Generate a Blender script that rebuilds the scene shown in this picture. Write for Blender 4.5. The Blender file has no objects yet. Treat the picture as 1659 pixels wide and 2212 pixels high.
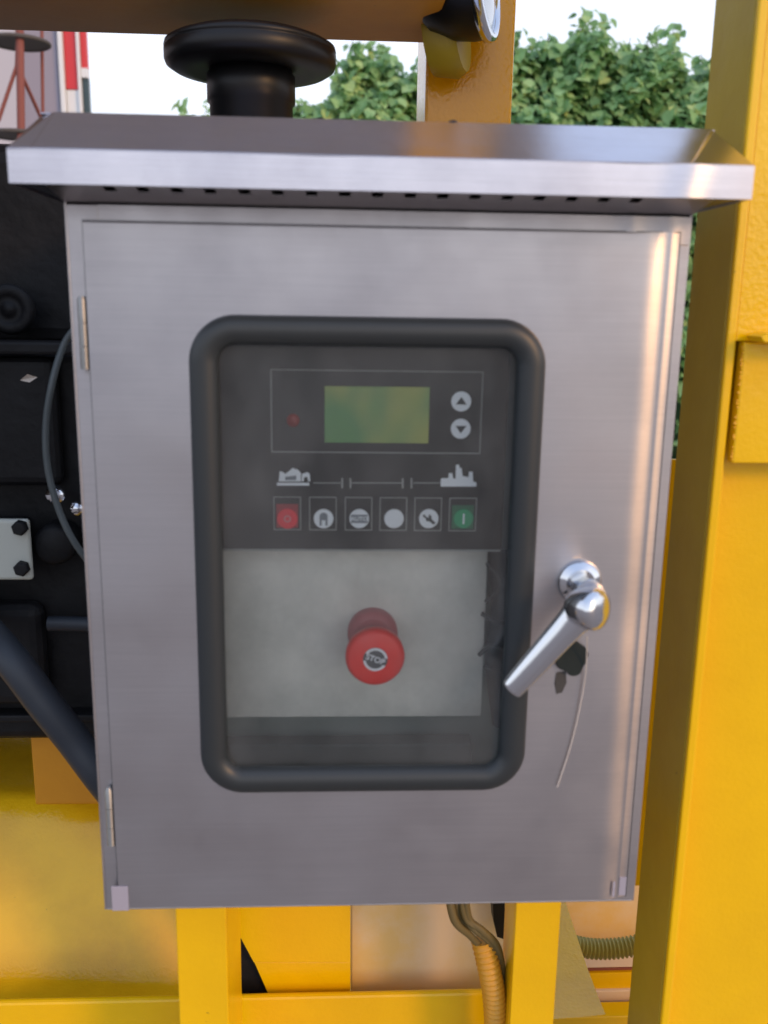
import bpy, bmesh, math, random
from math import radians, sin, cos, pi
from mathutils import Vector, Matrix

random.seed(7)
S = bpy.context.scene
COL = S.collection
ZB = 1.6                      # height of the cabinet's top edge above the ground

# ------------------------------------------------------------------ camera
PITCH, YAW, ROLL = 0.222675, 0.051914, 0.016211
CF = Vector((sin(YAW)*cos(PITCH), cos(YAW)*cos(PITCH), -sin(PITCH)))
CR0 = Vector((cos(YAW), -sin(YAW), 0)); CU0 = CR0.cross(CF)
CR = CR0*cos(ROLL) + CU0*sin(ROLL); CU = -CR0*sin(ROLL) + CU0*cos(ROLL)
CP = Vector((-0.029950, -0.645002, -0.059476 + ZB))
cam_d = bpy.data.cameras.new('camera'); cam = bpy.data.objects.new('camera', cam_d); COL.objects.link(cam)
cam.matrix_world = Matrix(((CR.x, CU.x, -CF.x, CP.x), (CR.y, CU.y, -CF.y, CP.y), (CR.z, CU.z, -CF.z, CP.z), (0, 0, 0, 1)))
cam_d.sensor_fit = 'VERTICAL'; cam_d.sensor_height = 24.0; cam_d.lens = 24.0*2000/2212
cam_d.clip_start = 0.01; cam_d.clip_end = 2000
cam_d.dof.use_dof = True; cam_d.dof.focus_distance = 1.15; cam_d.dof.aperture_fstop = cam_d.lens/4.8
S.camera = cam

# ------------------------------------------------------------------ sky, sun, exposure
SUN_EL, SUN_AZ = radians(22), radians(136)      # azimuth measured from +Y towards +X
w = bpy.data.worlds.new('World'); S.world = w; w.use_nodes = True
nt = w.node_tree; nt.nodes.clear()
out = nt.nodes.new('ShaderNodeOutputWorld'); bg = nt.nodes.new('ShaderNodeBackground')
sky = nt.nodes.new('ShaderNodeTexSky'); sky.sky_type = 'NISHITA'; sky.sun_disc = False
sky.sun_elevation = SUN_EL; sky.sun_rotation = SUN_AZ; sky.dust_density = 2.5
mx = nt.nodes.new('ShaderNodeMixRGB'); mx.inputs[0].default_value = 0.62
tcw = nt.nodes.new('ShaderNodeTexCoord'); sx = nt.nodes.new('ShaderNodeSeparateXYZ'); rw = nt.nodes.new('ShaderNodeValToRGB'); vm = nt.nodes.new('ShaderNodeVectorMath')
nt.links.new(tcw.outputs['Generated'], sx.inputs[0]); nt.links.new(sx.outputs[2], rw.inputs[0])
rw.color_ramp.elements[0].position = 0.12; rw.color_ramp.elements[0].color = (1.0, 1.03, 1.12, 1)
rw.color_ramp.elements[1].position = 0.75; rw.color_ramp.elements[1].color = (0.56, 0.68, 0.95, 1)
vm.operation = 'SCALE'; vm.inputs['Scale'].default_value = 19.0
nt.links.new(rw.outputs[0], vm.inputs[0]); nt.links.new(vm.outputs[0], mx.inputs[2])
nt.links.new(sky.outputs[0], mx.inputs[1]); nt.links.new(mx.outputs[0], bg.inputs[0])
bg.inputs[1].default_value = 0.1
nt.links.new(bg.outputs[0], out.inputs[0])
sd = bpy.data.lights.new('sun', 'SUN'); sd.energy = 1.5; sd.angle = radians(12); sd.color = (1.0, 0.50, 0.16)
so = bpy.data.objects.new('sun', sd); COL.objects.link(so)
sdir = Vector((sin(SUN_AZ)*cos(SUN_EL), cos(SUN_AZ)*cos(SUN_EL), sin(SUN_EL)))
so.rotation_euler = sdir.to_track_quat('Z', 'Y').to_euler(); so.location = (3, -5, 6)
S.view_settings.view_transform = 'Standard'; S.view_settings.look = 'None'
S.view_settings.exposure = -0.1; S.view_settings.gamma = 1.0; S.view_settings.use_curve_mapping = False

# ------------------------------------------------------------------ helpers
def P(px, py, Y):
    """place seen at (px,py) in the photograph (1659 x 2212) and lying in the vertical plane y = Y (z measured from the cabinet top)"""
    d = CF + CR*((px-829.5)/2000) - CU*((py-1106)/2000)
    t = (Y - CP.y)/d.y
    q = CP + d*t
    return Vector((q.x, q.y, q.z - ZB))
def rect(x0, y0, x1, y1, Y):
    a = P(x0, y0, Y); b = P(x1, y1, Y); c = P(x0, y1, Y); d = P(x1, y0, Y)
    return (a.x+c.x)/2, (b.x+d.x)/2, (b.z+c.z)/2, (a.z+d.z)/2      # x0,x1,zlow,zhigh

class MB:
    def __init__(s): s.v = []; s.f = []; s.sm = []
    def add(s, vs, fs, smooth=False):
        o = len(s.v); s.v += [tuple(v) for v in vs]
        for f in fs: s.f.append([o+i for i in f]); s.sm.append(smooth)
        return s
    def box(s, x0, x1, y0, y1, z0, z1):
        vs = [(x0,y0,z0),(x1,y0,z0),(x1,y1,z0),(x0,y1,z0),(x0,y0,z1),(x1,y0,z1),(x1,y1,z1),(x0,y1,z1)]
        return s.add(vs, [(0,3,2,1),(4,5,6,7),(0,1,5,4),(1,2,6,5),(2,3,7,6),(3,0,4,7)])
    def prism(s, poly, Y0, Y1):
        """polygon of (x,z), extruded along y"""
        n = len(poly)
        vs = [(x, Y0, z) for x, z in poly] + [(x, Y1, z) for x, z in poly]
        fs = [tuple(range(n)), tuple(range(2*n-1, n-1, -1))] + [(i, i+n, (i+1) % n+n, (i+1) % n) for i in range(n)]
        return s.add(vs, fs)
    def prismx(s, poly, X0, X1):
        """polygon of (y,z), extruded along x"""
        n = len(poly)
        vs = [(X0, y, z) for y, z in poly] + [(X1, y, z) for y, z in poly]
        fs = [tuple(range(n)), tuple(range(2*n-1, n-1, -1))] + [(i, i+n, (i+1) % n+n, (i+1) % n) for i in range(n)]
        return s.add(vs, fs)
    def lathe(s, prof, org, axis, n=32, smooth=True):
        """prof = [(radius, distance along axis)]"""
        a = Vector(axis).normalized(); u = a.orthogonal().normalized(); v = a.cross(u); org = Vector(org)
        vs = []; fs = []
        for r, h in prof:
            for k in range(n):
                t = 2*pi*k/n; vs.append(org + a*h + u*(r*cos(t)) + v*(r*sin(t)))
        for j in range(len(prof)-1):
            for k in range(n): fs.append((j*n+k, j*n+(k+1) % n, (j+1)*n+(k+1) % n, (j+1)*n+k))
        s.add(vs, fs, smooth)
        if prof[0][0] > 1e-6: s.add([vs[k] for k in range(n)], [tuple(range(n-1, -1, -1))])
        if prof[-1][0] > 1e-6: s.add([vs[(len(prof)-1)*n+k] for k in range(n)], [tuple(range(n))])
        return s
    def tube(s, pts, r, n=12, closed=False, flat=1.0, up=None):
        pts = [Vector(p) for p in pts]; m = len(pts); vs = []; fs = []
        nrm = None
        for i, p in enumerate(pts):
            if closed: t = pts[(i+1) % m] - pts[i-1]
            else: t = pts[min(i+1, m-1)] - pts[max(i-1, 0)]
            t.normalize()
            if up is not None: nrm = Vector(up) - t*Vector(up).dot(t)
            elif nrm is None: nrm = t.orthogonal()
            else: nrm = nrm - t*nrm.dot(t)
            nrm.normalize(); b = t.cross(nrm)
            rr = r[i] if isinstance(r, (list, tuple)) else r
            for k in range(n):
                a = 2*pi*k/n; vs.append(p + nrm*(rr*flat*cos(a)) + b*(rr*sin(a)))
        for j in range(m if closed else m-1):
            for k in range(n):
                j2 = (j+1) % m
                fs.append((j*n+k, j*n+(k+1) % n, j2*n+(k+1) % n, j2*n+k))
        s.add(vs, fs, True)
        if not closed:
            s.add(vs[:n], [tuple(range(n-1, -1, -1))]); s.add(vs[-n:], [tuple(range(n))])
        return s

def spline(pts, k=8):
    pts = [Vector(p) for p in pts]; q = [pts[0]*2-pts[1]] + pts + [pts[-1]*2-pts[-2]]; o = []
    for i in range(1, len(q)-2):
        for j in range(k):
            t = j/k; a, b, c, d = q[i-1], q[i], q[i+1], q[i+2]
            o.append(0.5*((2*b)+(c-a)*t+(2*a-5*b+4*c-d)*t*t+(3*b-a-3*c+d)*t**3))
    o.append(pts[-1]); return o

def rootloc(o):
    while o.parent: o = o.parent
    return o.location
def link(name, mesh, mat, parent=None, bevel=0, seg=2, loc=None):
    if mat is not None and not mesh.materials: mesh.materials.append(mat)
    o = bpy.data.objects.new(name, mesh); COL.objects.link(o)
    if parent is not None: o.parent = parent
    if bevel:
        m = o.modifiers.new('bevel', 'BEVEL'); m.width = bevel; m.segments = seg; m.limit_method = 'ANGLE'; m.angle_limit = radians(40)
        m.harden_normals = False
    return o
def mk(name, mb, mat, parent=None, bevel=0, seg=2, org=None):
    """make ONE object; vertices are given with z measured from the cabinet's top edge"""
    me = bpy.data.meshes.new(name)
    L = Vector((0, 0, 0))
    if parent is not None: L = rootloc(parent)
    elif org is not None: L = Vector(org)
    me.from_pydata([(x-L.x, y-L.y, z+ZB-L.z) for x, y, z in mb.v], [], mb.f)
    for p, s_ in zip(me.polygons, mb.sm): p.use_smooth = s_
    bm = bmesh.new(); bm.from_mesh(me); bmesh.ops.recalc_face_normals(bm, faces=bm.faces); bm.to_mesh(me); bm.free()
    o = link(name, me, mat, parent, bevel, seg)
    if parent is None: o.location = L
    return o
def thing(name, label, cat, loc, group=None):
    o = bpy.data.objects.new(name, None); COL.objects.link(o)
    o.location = (loc[0], loc[1], loc[2]+ZB); o.empty_display_size = 0.05
    o['label'] = label; o['category'] = cat
    if group: o['group'] = group
    return o
def tag(o, label, cat, group=None):
    o['label'] = label; o['category'] = cat
    if group: o['group'] = group
    return o

# ------------------------------------------------------------------ materials
def mat(name, col, rough=0.5, metal=0.0, **kw):
    m = bpy.data.materials.new(name); m.use_nodes = True; b = m.node_tree.nodes['Principled BSDF']
    b.inputs['Base Color'].default_value = (*col, 1); b.inputs['Roughness'].default_value = rough; b.inputs['Metallic'].default_value = metal
    for k, v in kw.items(): b.inputs[k.replace('_', ' ')].default_value = v
    return m
def N(m, t): return m.node_tree.nodes.new(t)
def Lk(m, a, b): m.node_tree.links.new(a, b)
def coords(m, scale=(1, 1, 1)):
    tc = N(m, 'ShaderNodeTexCoord'); mp = N(m, 'ShaderNodeMapping'); mp.inputs['Scale'].default_value = scale
    Lk(m, tc.outputs['Object'], mp.inputs['Vector']); return mp.outputs[0]
def noise(m, vec, scale, detail=4, rough=0.5):
    n = N(m, 'ShaderNodeTexNoise'); n.inputs['Scale'].default_value = scale; n.inputs['Detail'].default_value = detail
    n.inputs['Roughness'].default_value = rough; Lk(m, vec, n.inputs['Vector']); return n.outputs['Fac']
def ramp(m, fac, stops):
    r = N(m, 'ShaderNodeValToRGB'); Lk(m, fac, r.inputs[0]); e = r.color_ramp.elements
    while len(e) < len(stops): e.new(0.5)
    for el, (p, c) in zip(e, stops): el.position = p; el.color = (*c, 1) if len(c) == 3 else c
    return r.outputs[0]
def bump(m, fac, strength, dist=0.001, prev=None):
    b = N(m, 'ShaderNodeBump'); b.inputs['Strength'].default_value = strength; b.inputs['Distance'].default_value = dist
    Lk(m, fac, b.inputs['Height'])
    if prev is not None: Lk(m, prev, b.inputs['Normal'])
    return b.outputs[0]
def BS(m): return m.node_tree.nodes['Principled BSDF']
def g3(v): return (v, v, v)

def steel(name, col=(0.51, 0.485, 0.495), rough=0.33, wav=0.8, dirt=0.3):
    m = mat(name, col, rough, 1.0, Anisotropic=0.75, Anisotropic_Rotation=0.25)
    b = BS(m)
    br = noise(m, coords(m, (4, 500, 900)), 1.0, 5, 0.7)           # horizontal brush lines
    lo = noise(m, coords(m, (1, 1, 1)), 5.0, 2, 0.4)             # dents of thin sheet
    sm = noise(m, coords(m, (1, 1, 1)), 11.0, 5, 0.6)            # smudges
    c = N(m, 'ShaderNodeMixRGB'); c.blend_type = 'MULTIPLY'; c.inputs[0].default_value = dirt; c.inputs[1].default_value = (*col, 1)
    Lk(m, ramp(m, sm, [(0.25, (0.62, 0.6, 0.6)), (0.62, (1, 1, 1))]), c.inputs[2]); Lk(m, c.outputs[0], b.inputs['Base Color'])
    gr = noise(m, coords(m, (7, 300, 420)), 1.0, 3, 0.8)
    c2 = N(m, 'ShaderNodeMixRGB'); c2.blend_type = 'MULTIPLY'; c2.inputs[0].default_value = 0.28; Lk(m, c.outputs[0], c2.inputs[1])
    Lk(m, ramp(m, gr, [(0.3, (0.80, 0.80, 0.81)), (0.7, (1.12, 1.11, 1.10))]), c2.inputs[2]); Lk(m, c2.outputs[0], b.inputs['Base Color'])
    Lk(m, ramp(m, sm, [(0.3, g3(rough+0.08)), (0.7, g3(rough-0.05))]), b.inputs['Roughness'])
    n1 = bump(m, lo, wav, 0.006); n2 = bump(m, br, 0.09, 0.0006, n1); Lk(m, n2, b.inputs['Normal'])
    tn = N(m, 'ShaderNodeTangent'); tn.direction_type = 'RADIAL'; tn.axis = 'Z'; Lk(m, tn.outputs[0], b.inputs['Tangent'])
    return m
def paint(name, col, rough=0.28, peel=0.25, wear=0.25):
    m = mat(name, col, rough, 0.0); b = BS(m); b.inputs['Coat Weight'].default_value = 0.0
    v = coords(m)
    pn = noise(m, v, 260.0, 2, 0.5); lo = noise(m, v, 18.0, 3, 0.5); dn = noise(m, v, 9.0, 6, 0.6)
    c = N(m, 'ShaderNodeMixRGB'); c.blend_type = 'MULTIPLY'; c.inputs[0].default_value = wear; c.inputs[1].default_value = (*col, 1)
    Lk(m, ramp(m, dn, [(0.3, (0.7, 0.62, 0.5)), (0.6, (1, 1, 1))]), c.inputs[2])
    ch = noise(m, v, 70.0, 8, 0.7); cm = N(m, 'ShaderNodeMixRGB'); cm.inputs[2].default_value = (0.10, 0.055, 0.02, 1)
    Lk(m, ramp(m, ch, [(0.69, (0, 0, 0)), (0.74, (.8, .8, .8))]), cm.inputs[0]); Lk(m, c.outputs[0], cm.inputs[1]); Lk(m, cm.outputs[0], b.inputs['Base Color'])
    n1 = bump(m, lo, 0.25, 0.004); Lk(m, bump(m, pn, peel, 0.0009, n1), b.inputs['Normal'])
    return m
M = {}
M['steel'] = steel('brushed_stainless_steel')
M['steel_hood'] = steel('brushed_steel_hood', (0.60, 0.58, 0.64), 0.2, 0.3, 0.2)
M['steel_dull'] = steel('dull_steel_inside', (0.45, 0.45, 0.43), 0.5, 0.3, 0.5)
M['chrome'] = mat('polished_chrome', (0.66, 0.68, 0.72), 0.12, 1.0)
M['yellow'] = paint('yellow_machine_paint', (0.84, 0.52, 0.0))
M['yellow_shade_brown'] = paint('shaded_yellow_and_brown_paint', (0.40, 0.29, 0.02), 0.42, 0.15, 0.5)  # column web's shade put into the colour; bracket and clamp are brown
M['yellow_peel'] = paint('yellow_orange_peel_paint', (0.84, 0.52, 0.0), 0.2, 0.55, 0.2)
M['yellow_shaded'] = paint('shaded_yellow_paint', (0.58, 0.25, 0.008), 0.45, 0.2, 0.5)  # frame yellow with the shade on overhead panel and mount put into it
M['tray'] = paint('yellow_tray_paint', (0.80, 0.48, 0.01), 0.16, 0.5, 0.6)
M['rubber'] = mat('black_rubber_gasket', (0.022, 0.028, 0.032), 0.42)
M['black_plastic'] = mat('glossy_black_plastic', (0.006, 0.006, 0.007), 0.42, Specular_IOR_Level=0.35)
def black_metal():
    m = mat('black_engine_paint', (0.012, 0.013, 0.016), 0.6, Specular_IOR_Level=0.25); v = coords(m)
    Lk(m, ramp(m, noise(m, v, 14, 6, 0.6), [(0.3, (0.002, 0.002, 0.003)), (0.75, (0.012, 0.0125, 0.0145))]), BS(m).inputs['Base Color'])
    Lk(m, bump(m, noise(m, v, 60, 4), 0.5, 0.003), BS(m).inputs['Normal']); return m
M['engine'] = black_metal()
M['hose'] = mat('dark_rubber_hose', (0.022, 0.028, 0.038), 0.55)
M['cable'] = mat('grey_cable_sheath', (0.07, 0.085, 0.09), 0.45)
M['whiteplate'] = mat('cast_white_plate', (0.42, 0.44, 0.40), 0.5)
def plate_mat():
    m = mat('galvanised_mounting_plate', (0.5, 0.48, 0.44), 0.5, 0.2); v = coords(m)
    Lk(m, ramp(m, noise(m, v, 22, 6, 0.65), [(0.3, (0.62, 0.62, 0.58)), (0.7, (0.85, 0.83, 0.78))]), BS(m).inputs['Base Color'])
    return m
M['mount_plate'] = plate_mat()
M['panel_black'] = mat('dark_controller_face', (0.008, 0.009, 0.011), 0.35)
M['print_white'] = mat('white_print', (0.90, 0.93, 1.0), 0.6)
M['print_grey'] = mat('grey_line_print', (0.36, 0.37, 0.36), 0.6)
M['print_dark'] = mat('dark_icon_print', (0.03, 0.035, 0.04), 0.6)
M['icon_grey'] = mat('mid_grey_icon_print', (0.2, 0.22, 0.26), 0.6)
M['red_btn'] = mat('red_button_face', (0.90, 0.03, 0.05), 0.5)
M['green_btn'] = mat('green_button_face', (0.03, 0.38, 0.17), 0.5)
M['led'] = mat('dim_red_led', (0.30, 0.02, 0.01), 0.4)
M['lcd'] = mat('green_lcd_glass', (0.30, 0.42, 0.09), 0.3)
_v = coords(M['lcd'], (1, 1, .6)); Lk(M['lcd'], ramp(M['lcd'], noise(M['lcd'], _v, 32, 1, 0.3), [(0.38, (0.14, 0.33, 0.12)), (0.60, (0.40, 0.44, 0.12))]), BS(M['lcd']).inputs['Base Color'])  # mottled green stands for a reflection on the display, put into its colour
M['red'] = mat('red_plastic', (0.97, 0.03, 0.02), 0.38)
M['red_dark'] = mat('translucent_red_collar', (0.55, 0.16, 0.17), 0.4)
M['label_grey'] = mat('dark_grey_label', (0.09, 0.10, 0.11), 0.5)
M['conduit'] = mat('orange_yellow_conduit', (0.62, 0.32, 0.03), 0.45)
M['conduit_green'] = mat('olive_yellow_corrugated_hose', (0.36, 0.30, 0.05), 0.45)
M['wire'] = mat('olive_brown_loom', (0.13, 0.10, 0.035), 0.6)
M['foam'] = mat('torn_dark_foam', (0.012, 0.02, 0.02), 0.9)
M['film'] = mat('milky_protective_film', (0.34, 0.33, 0.40), 0.45)
M['strand'] = mat('thin_pale_strand', (0.55, 0.5, 0.45), 0.5)
M['gasket_dust'] = mat('dust', (0.2, 0.2, 0.2), 0.9)
def glass_mat():
    m = bpy.data.materials.new('hazy_window_glass'); m.use_nodes = True; n = m.node_tree; n.nodes.clear()
    o = N(m, 'ShaderNodeOutputMaterial'); tr = N(m, 'ShaderNodeBsdfTransparent'); tr.inputs[0].default_value = (0.97, 0.985, 0.98, 1)
    df = N(m, 'ShaderNodeBsdfDiffuse'); df.inputs[0].default_value = (0.50, 0.53, 0.55, 1)
    gl = N(m, 'ShaderNodeBsdfGlossy'); gl.inputs['Roughness'].default_value = 0.06
    fr = N(m, 'ShaderNodeFresnel'); fr.inputs[0].default_value = 1.5
    tc = N(m, 'ShaderNodeTexCoord')
    mp = N(m, 'ShaderNodeMapping'); mp.inputs['Rotation'].default_value = (0, radians(35), 0); mp.inputs['Scale'].default_value = (1.6, 1.0, 1.0)
    Lk(m, tc.outputs['Object'], mp.inputs[0])
    f1 = noise(m, mp.outputs[0], 9, 6, 0.6)
    dust = ramp(m, f1, [(0.33, g3(0.012)), (0.72, g3(0.09))])
    m1 = N(m, 'ShaderNodeMixShader'); m2 = N(m, 'ShaderNodeMixShader')
    Lk(m, dust, m1.inputs[0]); Lk(m, tr.outputs[0], m1.inputs[1]); Lk(m, df.outputs[0], m1.inputs[2])
    Lk(m, fr.outputs[0], m2.inputs[0]); Lk(m, m1.outputs[0], m2.inputs[1]); Lk(m, gl.outputs[0], m2.inputs[2])
    Lk(m, m2.outputs[0], o.inputs[0]); return m
M['glass'] = glass_mat()
def leaf_mat():
    m = mat('vine_leaf', (0.07, 0.14, 0.05), 0.45); b = BS(m)
    gi = N(m, 'ShaderNodeNewGeometry'); oi = N(m, 'ShaderNodeObjectInfo')
    ad = N(m, 'ShaderNodeMath'); ad.operation = 'ADD'; Lk(m, gi.outputs['Random Per Island'], ad.inputs[0]); Lk(m, oi.outputs['Random'], ad.inputs[1])
    fr = N(m, 'ShaderNodeMath'); fr.operation = 'FRACT'; Lk(m, ad.outputs[0], fr.inputs[0])
    Lk(m, ramp(m, fr.outputs[0], [(0.0, (0.17, 0.33, 0.13)), (0.5, (0.28, 0.50, 0.20)), (0.85, (0.42, 0.64, 0.28)), (1.0, (0.55, 0.68, 0.25))]), b.inputs['Base Color'])
    b.inputs['Specular IOR Level'].default_value = 0.5
    cr = b.inputs['Base Color'].links[0].from_socket
    tl = N(m, 'ShaderNodeBsdfTranslucent'); Lk(m, cr, tl.inputs[0]); ms = N(m, 'ShaderNodeMixShader'); ms.inputs[0].default_value = 0.35
    Lk(m, b.outputs[0], ms.inputs[1]); Lk(m, tl.outputs[0], ms.inputs[2]); Lk(m, ms.outputs[0], m.node_tree.nodes['Material Output'].inputs[0])
    return m
M['leaf'] = leaf_mat()
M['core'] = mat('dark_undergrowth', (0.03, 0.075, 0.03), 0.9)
M['stem'] = mat('vine_stem', (0.08, 0.10, 0.04), 0.7)
def concrete():
    m = mat('pale_concrete_ground', (0.36, 0.34, 0.33), 0.85); v = coords(m)
    Lk(m, ramp(m, noise(m, v, 1.3, 8, 0.6), [(0.3, (0.19, 0.17, 0.155)), (0.7, (0.30, 0.27, 0.245))]), BS(m).inputs['Base Color']); return m
M['ground'] = concrete()
M['wall_pale'] = mat('pale_grey_cladding', (0.50, 0.49, 0.54), 0.7)
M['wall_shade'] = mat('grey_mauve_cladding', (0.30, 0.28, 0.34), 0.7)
M['red_panel'] = mat('red_cladding_panel', (0.62, 0.04, 0.05), 0.5)
M['white_trim'] = mat('white_trim', (0.75, 0.78, 0.80), 0.5)
M['dark_glass'] = mat('dark_window_pane', (0.03, 0.06, 0.07), 0.15)
M['rust'] = mat('rust_red_primer', (0.24, 0.075, 0.06), 0.7)
M['dark_ring'] = mat('weathered_dark_steel', (0.09, 0.08, 0.075), 0.8)
M['reflector'] = mat('lamp_lens', (0.6, 0.62, 0.65), 0.1, 0.6)
M['weld'] = paint('painted_weld', (0.76, 0.40, 0.02), 0.25, 0.4, 0.2)
M['roof_under'] = mat('grey_canopy_lining', (0.84, 0.84, 0.90), 0.6)
M['kerb'] = mat('kerb_concrete', (0.5, 0.49, 0.47), 0.8)

# ------------------------------------------------------------------ ground
g = MB(); g.add([(-300, -300, -ZB), (300, -300, -ZB), (300, 600, -ZB), (-300, 600, -ZB)], [(0, 1, 2, 3)])
go = mk('ground', g, M['ground']); go['kind'] = 'structure'
k = MB().box(0.3, 9.0, 6.6, 6.75, -ZB-0.02, -ZB+0.13)
ko = mk('kerb', k, M['kerb'], bevel=0.01); ko['kind'] = 'structure'

# ------------------------------------------------------------------ generator frame (yellow welded steel)
fr = thing('generator_chassis', 'yellow painted steel frame of columns, overhead beam and base rail that carries the steel cabinet', 'machine frame', (0.265, 0.1, -1.1))
c0 = P(1609, 270, .05).x
# right hand channel column: web facing the cabinet, narrow lip, panels
wb = MB().box(c0, c0+0.006, .052, .128, -1.05, 0.8); mk('column_web', wb, M['yellow_shade_brown'], fr, 0.001)
lip = MB().box(c0+0.0005, c0+0.0075, .046, .0515, -1.05, 0.8); mk('column_lip', lip, M['yellow'], fr, 0.0015)
zs = P(1600, 738, .04).z; zp = P(1575, 998, .05).z
up = MB().box(c0+0.0076, 0.75, .0475, .0555, zs, 0.8); mk('upper_plate', up, M['yellow_peel'], fr, 0.001)
gp = MB().box(c0+0.0125, 0.75, .0435, .0545, zp, zs-0.0005); mk('gusset_plate', gp, M['yellow'], fr, 0.0015)
lp = MB().box(c0+0.0076, 0.75, .072, .078, -1.05, 0.8); lp.box(c0+0.0076, c0+0.0125, .056, .071, -1.05, zs)
mk('recessed_panel', lp, M['yellow'], fr, 0.001)
sh = MB(); sh.prism([(c0+0.013, zs+0.0045), (c0+0.016, zs+0.0005), (0.75, zs-0.004), (0.75, zs+0.002), (c0+0.02, zs+0.007)], .018, .0432)
mk('shelf_angle', sh, M['yellow'], fr, 0.0008)
we = MB()
z = zs-0.004
while z > zp+0.002:
    r = random.uniform(.0007, .0014); we.lathe([(0, -r), (r*.8, -r*.6), (r, 0), (r*.8, r*.6), (0, r)], (c0+0.0122+random.uniform(-.0006, .0006), .0445, z), (0, 0, 1), 8)
    z -= random.choice([.0016, .0022, .003, .006])
wo = mk('weld_bead', we, M['weld'], fr); wo['kind'] = 'stuff'
dr = MB().tube(spline([(c0+0.0155, .0695, zp), (c0+0.0152, .0705, zp-0.03), (c0+0.0150, .0705, zp-0.036)]), [.0004]*16+[.0009], 8)
mk('paint_drip', dr, M['weld'], fr)
# overhead beam and rear post
zb = P(500, 82, .45).z
bm_ = MB().box(-1.9, P(930, 92, .45).x, .29, .448, zb, zb+.012); mk('overhead_panel', bm_, M['yellow_shaded'], fr, 0.003)
mk('bounce_cover', MB().box(-1.9, P(930, 92, .45).x, .27, .448, zb+.0125, zb+.018), M['roof_under'], fr)  # unseen grey plate, added to keep orange bounce light off the roof
mk('light_block_screen', MB().box(-.56, -.55, .05, .448, -.25, zb-.001), M['engine'], fr)  # unseen panel, added to darken the engine and overhead panel from the left
px0, px1 = P(918, 200, .45).x, P(1107, 200, .45).x
po = MB().box(px0+0.0005, px1, .449, .57, -1.05, zb+.7495); M['post_orange'] = paint('orange_yellow_glossy_paint', (0.80, 0.36, 0.004), 0.17, 0.5, 0.2)
mk('rear_post', po, M['post_orange'], fr, 0.003)
rf = MB().box(-2.4, .42, .30, 1.7, zb+.80, zb+.82); mk('canopy_roof', rf, M['roof_under'], fr, 0.002)
for xx in (-0.95, -0.35):
    mk('canopy_rafter', MB().box(xx, xx+.05, -.0+.33, 1.65, zb+.75, zb+.7995), M['roof_under'], fr, 0.002)
# base
zr = P(600, 2157, .18).z
rl = MB().box(-1.9, 0.165, .182, .190, -1.05, zr); mk('base_rail', rl, M['yellow'], fr, 0.003)
x0, x1 = P(382, 2050, .06).x, P(490, 2050, .06).x
lg = MB().box(x0, x1, .06, .065, -1.08, -.535).box(x1-.006, x1, .0655, .165, -1.08, -.535); mk('cabinet_leg', lg, M['yellow'], fr, 0.001)
x0, x1 = P(1110, 2050, .1).x, P(1206, 2050, .1).x
lg = MB().box(x0, x1, .10, .105, -1.08, -.535).box(x0, x0+.006, .1055, .15, -1.08, -.535); mk('cabinet_leg', lg, M['yellow'], fr, 0.001)
cb = MB().box(-.165, .19, .106, .15, -.545, -.535); mk('cross_bar', cb, M['yellow'], fr, 0.001)
xv = P(1437, 1500, .22).x
mk('mounting_bar', MB().box(xv-.02, xv, .205, .21, -.655, -.20), M['yellow'], fr, 0.001)
bq = P(1409, 1712, .2)
mk('bolt', MB().lathe([(.006, 0), (.006, .004), (0, .005)], (xv-.008, .205, bq.z-.004), (0, -1, 0), 6, False), M['engine'], fr)
tr = MB()
zt = P(130, 1735, .34).z
# glossy tray under the engine, slightly buckled sheet
nx, ny = 60, 60; vs = []; fs = []
for j in range(ny+1):
    for i in range(nx+1):
        x = -1.5 + 1.76*i/nx; y = .191 + 1.0*j/ny
        t_ = min(1, max(0, (y-.26)/.10))*(1 if x < -.13 else 0)
        z = -.80 + .17*t_ + .004*sin(x*17+y*9) + .004*sin(y*23-x*5)
        vs.append((x, y, z))
for j in range(ny):
    for i in range(nx): a = j*(nx+1)+i; fs.append((a, a+1, a+nx+2, a+nx+1))
tr.add(vs, fs, True); mk('drip_tray', tr, M['tray'], fr)
def q2(x, y, Y): p = P(x, y, Y); return (p.x, p.z)
op = MB().prism([q2(505, 1900, .20), q2(757, 1900, .20), q2(757, 2080, .20), q2(548, 2080, .20), q2(505, 2000, .20)], .20, .206)
op.prism([q2(548, 2082, .20), q2(757, 2082, .20), q2(757, 2200, .20), q2(600, 2200, .20)], .2025, .2085)
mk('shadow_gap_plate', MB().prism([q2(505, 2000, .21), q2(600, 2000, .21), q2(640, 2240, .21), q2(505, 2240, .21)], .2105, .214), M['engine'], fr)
mk('baffle_plate', op, M['yellow'], fr, 0.001)
a0, a1, a2, a3 = rect(70, 1600, 300, 1732, .30)
mk('engine_mount', MB().box(a0, a1+.05, .30, .42, a2-.004, a3+.03), M['yellow_shaded'], fr, 0.003)

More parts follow.
